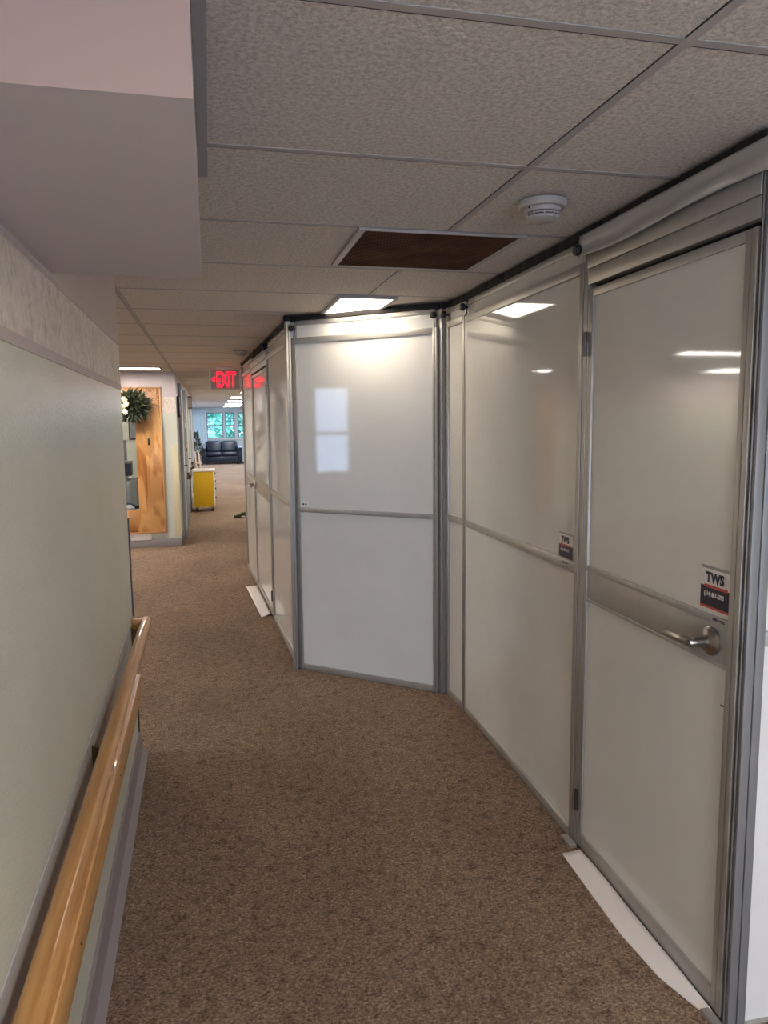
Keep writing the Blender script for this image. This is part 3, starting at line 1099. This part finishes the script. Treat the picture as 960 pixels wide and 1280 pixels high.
# ================================================================== LOUNGE WALL: plywood frame, flowers, guard, plate
t = thing('plywood_surround', 'orange grained plywood surround framing the pass-through window', 'window surround', (-1.29, PY, 0))
ox, ix = 0.735, 0.425
zb, zt, wb, wt = 0.195, 1.93, 0.475, 1.62
def ply_leg(name, x0, x1, z0, z1):
    MB().box(x0, x1, -0.022, -0.002, z0, z1, 0.0015).build(name, m_ply, t)
ply_leg('side_board', ix, ox - 0.018, zb, zt)
ply_leg('side_board', -ox + 0.018, -ix, zb, zt)
ply_leg('bottom_board', -ix + 0.001, ix - 0.001, zb, wb)
ply_leg('top_board', -ix + 0.001, ix - 0.001, wt, zt)
g = MB()
for x0, x1, z0, z1 in ((ox - 0.018, ox, zb, zt), (-ox, -ox + 0.018, zb, zt), (-ox, ox, zb - 0.016, zb), (-ox, ox, zt, zt + 0.016)):
    g.box(x0, x1, -0.034, -0.002, z0, z1, 0.003)
g.build('edge_moulding', m_plytrim, t)
for sx in (1, -1):
    g = MB()
    cx, cz = sx * (ox - 0.02), zt - 0.005
    arc = [(cx - sx * 0.19 * math.cos(a_), -0.028, cz - 0.19 * math.sin(a_)) for a_ in [k * math.pi / 2 / 14 for k in range(15)]]
    g.tube(arc, 0.008, 8)
    for k in range(1, 5):
        a_ = k * math.pi / 10
        g.tube([(cx - sx * 0.03, -0.026, cz - 0.03), (cx - sx * 0.17 * math.cos(a_), -0.026, cz - 0.17 * math.sin(a_))], 0.004, 6)
    for r_ in (0.08, 0.13):
        g.tube([(cx - sx * r_ * math.cos(a_), -0.026, cz - r_ * math.sin(a_)) for a_ in [k * math.pi / 2 / 8 for k in range(9)]], 0.004, 6)
    g.build('corner_fan', m_plytrim, t)
g = MB()
g.box(0.560, 0.582, -0.034, -0.0225, 1.255, 1.335, 0.003, 0)
g.box(0.555, 0.580, -0.032, -0.0225, 1.330, 1.350, 0.003, 1)
g.build('latch', [m_dark, m_white], t)

# flower swag
def leafy(name, centre, n, rad, length, width, mats, parent, seed, squash=(1, 0.35, 1), droop=0.0, cone=False):
    rnd = random.Random(seed)
    g = MB()
    for i in range(n):
        d = Vector((rnd.gauss(0, 1), rnd.gauss(0, 1), rnd.gauss(0, 1))).normalized()
        rr = rad * rnd.random() ** 0.45
        p = Vector((d.x * rr * squash[0], d.y * rr * squash[1], d.z * rr * squash[2]))
        if cone:
            h = rnd.random()
            an = rnd.random() * 2 * math.pi
            q = rad * (1 - h) * (0.4 + 0.6 * rnd.random()) + 0.02
            p = Vector((q * math.cos(an), q * math.sin(an), h * squash[2]))
            d = Vector((math.cos(an), math.sin(an), 0.25 + 0.6 * h)).normalized()
        dirv = (d + Vector((rnd.uniform(-.5, .5), rnd.uniform(-.5, .5), rnd.uniform(-.5, .5) - droop))).normalized()
        sd = dirv.cross(Vector((rnd.uniform(-1, 1), rnd.uniform(-1, 1), rnd.uniform(-1, 1)))).normalized()
        nn = dirv.cross(sd)
        L = length * rnd.uniform(0.6, 1.2)
        W = width * rnd.uniform(0.7, 1.2)
        b0 = Vector(centre) + p
        mi = 0 if rnd.random() < 0.62 else len(mats) - 1
        v0 = b0
        v1 = b0 + dirv * L * 0.45 + sd * W + nn * W * 0.3
        v2 = b0 + dirv * L - nn * L * 0.15
        v3 = b0 + dirv * L * 0.45 - sd * W + nn * W * 0.3
        vm = b0 + dirv * L * 0.5
        vs = [g.bm.verts.new(x) for x in (v0, v1, v2, v3, vm)]
        for idx in ((0, 1, 4), (1, 2, 4), (2, 3, 4), (3, 0, 4)):
            f = g.bm.faces.new([vs[k] for k in idx])
            f.material_index = mi
    return g.build(name, mats, parent, angle=180)


t = thing('flower_swag', 'dark leafy swag with cream blossoms hanging on the plywood surround', 'flowers', (-0.90, PY - 0.15, 1.72))
leafy('foliage', (0.03, 0, 0.0), 900, 0.17, 0.085, 0.013, [m_leaf, m_leaf2], t, 3, (1.0, 0.22, 0.95))
rnd = random.Random(5)
for k in range(12):
    g = MB()
    c = Vector((-0.075 + rnd.uniform(-0.05, 0.05), -0.095 + rnd.uniform(-0.02, 0.02), 0.02 - 0.16 * (k / 11) + 0.06))
    for p_ in range(6):
        a_ = p_ * math.pi / 3 + k
        R = Matrix.Rotation(a_, 4, 'Y') @ Matrix.Translation((0.016, 0, 0)) @ Matrix.Rotation(0.5, 4, 'Z')
        g.ball(c, 0.016, 0, 1, (1.1, 0.35, 0.75), R)
    g.ball(c + Vector((0, -0.010, 0)), 0.006, 1, 1)
    g.build('blossom', [m_petal, m_leaf2], t)

# cream corner guard
g = MB()
g.box(-0.455, -0.3815, PY - 0.006, PY - 0.002, 0.13, 1.25, 0.001)
g.box(-0.3845, -0.3805, PY - 0.006, PY + 0.05, 0.13, 1.25, 0.001)
tag(g.build('corner_guard', m_cream), 'cream corner guard on the wall edge right of the plywood surround', 'corner guard')
t = thing('cover_plate', 'white rectangular cover plate on the wall under the plywood surround', 'cover plate', (-0.86, PY, 0.135))
MB().box(-0.12, 0.12, -0.0195, -0.0145, -0.04, 0.038, 0.002).build('plate', m_white, t)
for x_ in (-0.1, 0.1):
    MB().ball((x_, -0.020, 0.0), 0.006, sub=2, scale=(1, 0.4, 1)).build('screw', m_steel, t)

# office behind the pass-through
t = thing('filing_cabinet', 'grey metal cabinet seen through the pass-through window', 'cabinet', (-1.20, 11.3, 0))
MB().box(-0.45, 0.0, -0.2, 0.25, 0.03, 1.28, 0.006).build('body', m_cab, t)
for k in range(3):
    f = MB().box(-0.43, -0.02, -0.222, -0.2005, 0.08 + k * 0.39, 0.44 + k * 0.39, 0.004).build('drawer', m_cab, t)
    MB().box(-0.28, -0.17, -0.240, -0.2225, 0.33 + k * 0.39, 0.35 + k * 0.39, 0.004).build('handle', m_steel, f)
MB().box(-0.45, 0.0, -0.2, 0.25, 0.0005, 0.03).build('plinth', m_dark, t)
g = thing('storage_box', 'navy storage box with grey lid on top of the lined bin behind the pass-through', 'box', (-1.11, 10.55, 0.0))
t = thing('office_shelf', 'grey shelf unit holding the lined bin behind the pass-through window', 'shelf', (-1.20, 10.3, 0))
MB().box(-0.4, 0.36, -0.30, 0.30, 0.300, 0.330, 0.004).build('shelf_board', m_cab, t)
for x_ in (-0.39, 0.34):
    for y_ in (-0.28, 0.27):
        MB().box(x_, x_ + 0.02, y_, y_ + 0.02, 0.0005, 0.2995).build('leg', m_cab, t)
g.location = (-1.12, 10.30, 0.3305 + 0.505)
MB().box(-0.14, 0.10, -0.12, 0.12, 0.0, 0.16, 0.008).build('body', m_navybox, g)
MB().box(-0.145, 0.105, -0.125, 0.125, 0.161, 0.19, 0.008).build('lid', m_cab, g)
t = thing('lined_bin', 'black bin draped with a crumpled grey liner behind the pass-through', 'bin', (-1.08, 10.28, 0.3305))
g = MB()
g.lathe([(0.14, 0.0), (0.165, 0.40), (0.16, 0.40), (0.135, 0.02)], None, 28)
g.build('body', m_dark, t)
g = MB()
seg = 64
prev = None
for i in range(9):
    q = i / 8
    ring = []
    for k in range(seg):
        an = 2 * math.pi * k / seg
        fold = 0.0055 * math.sin(an * 13) + 0.006 * noise.noise(Vector((an * 3, q * 4, 2)))
        r_ = 0.178 + fold + 0.006 * math.sin(q * 5)
        z = 0.12 + 0.34 * q + 0.025 * noise.noise(Vector((math.cos(an) * 3, math.sin(an) * 3, 5))) * (0.3 + q)
        if i == 8:
            r_ -= 0.03
        ring.append(g.bm.verts.new((r_ * math.cos(an), r_ * math.sin(an), z)))
    if prev:
        for k in range(seg):
            g.bm.faces.new((prev[k], prev[(k + 1) % seg], ring[(k + 1) % seg], ring[k]))
    prev = ring
g.bm.faces.new(prev)
g.build('liner', m_liner, t, angle=180)
t = thing('desk_phone', 'black desk telephone on the sill of the pass-through window', 'telephone', (-0.985, PY + 0.045, 0.4745))
g = MB()
g.prism([(-0.06, -0.04, 0), (-0.06, 0.05, 0), (-0.06, 0.05, 0.05), (-0.06, -0.04, 0.018)], (0.12, 0, 0))
g.build('body', m_cab, t)
g = MB()
g.tube([(-0.05, 0.0, 0.040), (-0.046, 0.0, 0.060), (-0.015, 0.0, 0.072), (0.03, 0.0, 0.065), (0.055, 0.0, 0.045), (0.06, 0.0, 0.034)], [0.012, 0.015, 0.011, 0.011, 0.016, 0.012], 10)
g.build('handset', m_dark, t)
t = thing('picture', 'small dark framed picture on the office wall beyond the pass-through', 'picture', (-1.125, 12.2, 1.42))
MB().box(-0.10, 0.10, -0.02, -0.002, -0.15, 0.15, 0.003).build('frame', m_brown, t)
MB().box(-0.08, 0.08, -0.022, -0.0203, -0.13, 0.13).build('print', m_cab, t)
t = thing('ceiling_light', 'small lit ceiling light inside the office behind the pass-through', 'ceiling light', (-1.5, 11.0, CEIL))
MB().box(-0.15, 0.15, -0.3, 0.3, -0.009, 0.005, 0.002).build('diffuser', m_lamp_lounge, t)

# ================================================================== FAR CORRIDOR, left side
WX = -0.384
def corridor_door(n, y0, y1):
    d = MB().box(WX + 0.002, WX + 0.022, y0, y1, 0.012, 1.98, 0.003).build('door_%d' % n, m_door)
    struct(d)
    g = MB()
    g.box(WX + 0.002, WX + 0.040, y0 - 0.05, y0 - 0.001, 0.001, 2.03, 0.003)
    g.box(WX + 0.002, WX + 0.040, y1 + 0.001, y1 + 0.05, 0.001, 2.03, 0.003)
    g.box(WX + 0.002, WX + 0.040, y0 - 0.001, y1 + 0.001, 1.982, 2.03, 0.003)
    g.build('door_frame', m_doorframe, d)
    g = MB()
    g.tube([(WX + 0.022, y0 + 0.08, 0.95), (WX + 0.075, y0 + 0.08, 0.95), (WX + 0.075, y0 + 0.19, 0.945)], 0.010, 10)
    g.build('door_handle', m_brass, d)
    g = MB()
    g.box(WX + 0.0222, WX + 0.026, y0 + 0.15, y1 - 0.15, 1.02, 1.80, 0.001)
    g.build('vision_panel', m_paper, d)


corridor_door(1, 10.15, 11.10)
corridor_door(2, 12.30, 13.25)
corridor_door(3, 15.6, 16.55)


def wall_sign(label, y, z, hh, ww, mback, bits):
    t = thing('wall_sign', label, 'sign', (WX, y, z))
    MB().box(0.002, 0.030, -ww / 2, ww / 2, -hh / 2, hh / 2, 0.003).build('board', mback, t)
    for (a_, b_, c_, d_) in bits:
        MB().box(0.0305, 0.033, a_, b_, c_, d_).build('card', m_paper, t)
    return t


wall_sign('brown sign board with two small white cards on the far corridor wall', 11.55, 1.50, 0.36, 0.36, m_brown, [(-0.12, -0.03, -0.06, 0.02), (0.03, 0.12, -0.06, 0.02)])
wall_sign('red brown notice board hung low beyond the first corridor door', 11.98, 1.23, 0.30, 0.26, mat('red_board', (0.16, 0.05, 0.035), 0.5), [(-0.05, 0.05, -0.10, -0.04)])
wall_sign('dark notice board with white sheet beside the corner of the lounge wall', 9.82, 1.72, 0.26, 0.22, m_navybox, [(-0.06, 0.06, -0.10, 0.0)])
# projecting door light box
t = thing('corridor_signal_box', 'olive box lamp projecting from the far corridor wall near the ceiling', 'signal lamp', (WX, 13.75, 1.88))
MB().box(0.002, 0.10, -0.10, 0.10, -0.11, 0.11, 0.006).build('housing', mat('olive_box', (0.16, 0.14, 0.10), 0.5), t)
MB().box(0.012, 0.09, -0.104, -0.1005, -0.09, 0.09, 0.001).build('lens', m_exitface, t)


def short_rail(label, y0, y1):
    t = thing('handrail', label, 'handrail', (WX, 0, 0))
    MB().box(0.055, 0.095, y0, y1, 0.69, 0.76, 0.012).build('rail', m_brass, t)
    for yy in (y0 + 0.06, y1 - 0.06):
        MB().box(0.002, 0.0545, yy - 0.02, yy + 0.02, 0.69, 0.74, 0.006).build('bracket', m_brass, t)


short_rail('short dark brown handrail between the first and second corridor doors', 11.22, 12.15)
short_rail('dark brown handrail on the corridor wall behind the yellow cart', 13.42, 15.40)

# folded walking frame leaning on the wall behind the cart
t = thing('folded_walker', 'pale folded walking frame leaning on the wall behind the yellow cart', 'walking frame', (-0.20, 13.75, 0))
for sx, lean in ((-0.10, 0.03), (0.02, -0.03)):
    g = MB()
    g.tube([(sx + 0.09, -0.03, 0.005), (sx + lean, -0.02, 0.98), (sx + lean - 0.02, 0.0, 1.02), (sx + lean - 0.02, 0.05, 1.02), (sx + lean, 0.08, 0.98), (sx + 0.09, 0.09, 0.005)], 0.013, 10)
    g.build('side_frame', m_tape, t)
g = MB()
g.tube([(-0.04, 0.0, 0.62), (0.08, 0.0, 0.62)], 0.010, 8)
g.build('cross_bar', m_tape, t)
MB().tube([(-0.05, 0.0, 0.80), (0.05, 0.0, 0.80)], 0.010, 8).build('cross_bar', m_tape, t)

# yellow cart
t = thing('drawer_cart', 'yellow drawer cart on black casters beside the far corridor wall', 'cart', (-0.135, 13.0, 0))
MB().box(-0.165, 0.165, 0.0, 0.46, 0.085, 0.690, 0.008).build('body', m_yellow, t)
MB().box(-0.180, 0.205, -0.012, 0.47, 0.691, 0.722, 0.006).build('top', m_tape, t)
for k, (z0, z1) in enumerate(((0.10, 0.27), (0.285, 0.42), (0.435, 0.55), (0.565, 0.68))):
    d = MB().box(0.1655, 0.190, 0.015, 0.445, z0, z1, 0.004).build('drawer', m_tape, t)
    MB().box(0.1905, 0.212, 0.12, 0.34, z1 - 0.045, z1 - 0.025, 0.004).build('handle', m_dark, d)
for x_ in (-0.12, 0.14):
    for y_ in (0.06, 0.40):
        g = MB()
        g.box(x_ - 0.018, x_ + 0.018, y_ - 0.014, y_ + 0.014, 0.045, 0.0845, 0.003, 1)
        g.tube([(x_ - 0.014, y_, 0.032), (x_ + 0.014, y_, 0.032)], 0.0318, 18)
        g.build('caster', [m_dark, m_steel], t)

# slippers
def slipper(label, x, y, rz):
    t = thing('slipper', label, 'slipper', (x, y, 0), rz)
    g = MB()
    pts = []
    for k in range(20):
        a_ = 2 * math.pi * k / 20
        pts.append((0.038 * math.cos(a_) * (1 + 0.15 * math.sin(a_)), 0.12 * math.sin(a_), 0.001))
    g.prism(pts, (0, 0, 0.018))
    g.build('sole', m_dark, t)
    g = MB()
    n = 10
    ring = []
    for i in range(6):
        yy = 0.0 + 0.11 * i / 5
        hw = 0.040 * math.sqrt(max(0.02, 1 - (yy / 0.122) ** 2))
        hh = 0.055 * (1 - 0.55 * i / 5)
        ring.append([g.bm.verts.new((hw * math.cos(math.pi * k / n), yy, 0.0195 + hh * math.sin(math.pi * k / n))) for k in range(n + 1)])
    for i in range(5):
        for k in range(n):
            g.bm.faces.new((ring[i][k], ring[i + 1][k], ring[i + 1][k + 1], ring[i][k + 1]))
    g.build('upper', m_slipper, t, angle=180)
    return t


slipper('dark green slipper lying sideways on the corridor carpet, left of its pair', 0.440, 11.93, 1.35)
slipper('dark green slipper on the corridor carpet nearer the partition end', 0.545, 12.25, 0.9)

# ================================================================== LOBBY: loveseat, tree, blinds
t = thing('loveseat', 'navy leather loveseat with padded arms below the far lobby windows', 'sofa', (0.42, 28.65, 0))
MB().box(-0.60, 0.60, -0.38, 0.40, 0.07, 0.30, 0.03, seg=3).build('base', m_navyleather, t)
for sx in (-1, 1):
    g = MB()
    a_, b_ = sorted((sx * 0.60, sx * 0.745))
    g.box(a_ + 0.002, b_, -0.40, 0.42, 0.05, 0.52, 0.04, seg=3)
    g.tube([(sx * 0.665, -0.43, 0.53), (sx * 0.665, -0.25, 0.565), (sx * 0.665, 0.10, 0.57), (sx * 0.665, 0.36, 0.56)], [0.085, 0.105, 0.105, 0.09], 18)
    g.build('arm', m_navyleather, t)
    a_, b_ = sorted((sx * 0.008, sx * 0.565))
    g = MB()
    g.box(a_, b_, -0.42, 0.16, 0.305, 0.455, 0.05, seg=4)
    g.build('seat_cushion', m_navyleather, t)
    g = MB()
    M_ = Matrix.Translation((0, 0.24, 0.62)) @ Matrix.Rotation(-0.18, 4, 'X')
    g.box(a_, b_, -0.10, 0.10, -0.20, 0.24, 0.075, seg=4, M=M_)
    g.build('back_cushion', m_navyleather, t)
g = MB()
M_ = Matrix.Translation((0, 0.40, 0.55)) @ Matrix.Rotation(-0.15, 4, 'X')
g.box(-0.595, 0.595, -0.04, 0.05, -0.40, 0.29, 0.03, seg=3, M=M_)
g.build('back_frame', m_navyleather, t)
for sx in (-0.56, 0.56):
    for sy in (-0.33, 0.34):
        MB().lathe([(0.022, 0.0005), (0.03, 0.069)], Matrix.Translation((sx, sy, 0)), 12).build('foot', m_dark, t)

t = thing('potted_tree', 'dark potted conifer standing left of the navy loveseat', 'plant', (-0.48, 27.85, 0))
g = MB()
g.lathe([(0.12, 0.001), (0.17, 0.26), (0.185, 0.30), (0.165, 0.30), (0.15, 0.25)], None, 24)
g.build('pot', m_pot, t)
MB().tube([(0, 0, 0.20), (0.01, 0, 0.6), (0, 0, 1.0)], [0.022, 0.016, 0.006], 8).build('trunk', m_bark, t)
leafy('foliage', (0, 0, 0.32), 700, 0.22, 0.10, 0.016, [m_conifer, m_leaf2], t, 11, (1, 1, 0.86), cone=True)

t = thing('vertical_blind', 'pale blue vertical blind covering the leftmost far window', 'blind', (-0.45, FY - 0.14, 0))
MB().box(-0.36, 0.36, -0.025, 0.03, 2.02, 2.07, 0.004).build('head_rail', m_frame, t)
for k in range(9):
    M_ = Matrix.Translation((-0.31 + k * 0.077, 0, 0)) @ Matrix.Rotation(0.5, 4, 'Z')
    MB().box(-0.04, 0.04, -0.002, 0.002, 0.72, 2.018, 0, 0, M_).build('slat', m_blind, t)

# outside: lawn and trees beyond the lobby windows
struct(MB().box(-30, 30, 30.25, 70, -0.4, -0.3).build('ground', m_grass))
for i, (x, y, s, lab) in enumerate(((-1.9, 36.5, 1.0, 'leafy green tree outside the far windows, left one'), (2.4, 43.0, 1.25, 'leafy green tree outside the far windows, right one'))):
    t = thing('tree', lab, 'tree', (x, y, -0.3))
    MB().tube([(0, 0, 0), (0.05, 0, 1.0 * s), (0, 0, 2.2 * s)], [0.16, 0.12, 0.06], 10).build('trunk', m_bark, t)
    leafy('crown', (0, 0, 2.1 * s), 5200, 2.2 * s, 0.36, 0.12, [m_tree, mat('tree_leaves_pale', (0.22, 0.50, 0.42), 0.8)], t, 20 + i, (1.1, 0.9, 0.95))

# repeats share a group
for o in C.objects:
    if o.parent is None and 'category' in o and 'group' not in o:
        gname = {'wall panel': 'temporary partition panels along the corridor', 'partition door': 'doors in the temporary partition',
                 'post': 'corner posts of the partition', 'ceiling light': 'ceiling lights of corridor and lounge',
                 'smoke detector': 'round detectors on the ceiling', 'tape': 'white tape strips on the carpet at the doors',
                 'slipper': 'pair of slippers on the carpet', 'floor strip': 'floor strips at the nearest door',
                 'tree': 'trees outside the far windows', 'handrail': 'wooden handrails on the corridor walls',
                 'sign': 'boards on the far corridor wall'}.get(o['category'])
        if gname:
            o['group'] = gname
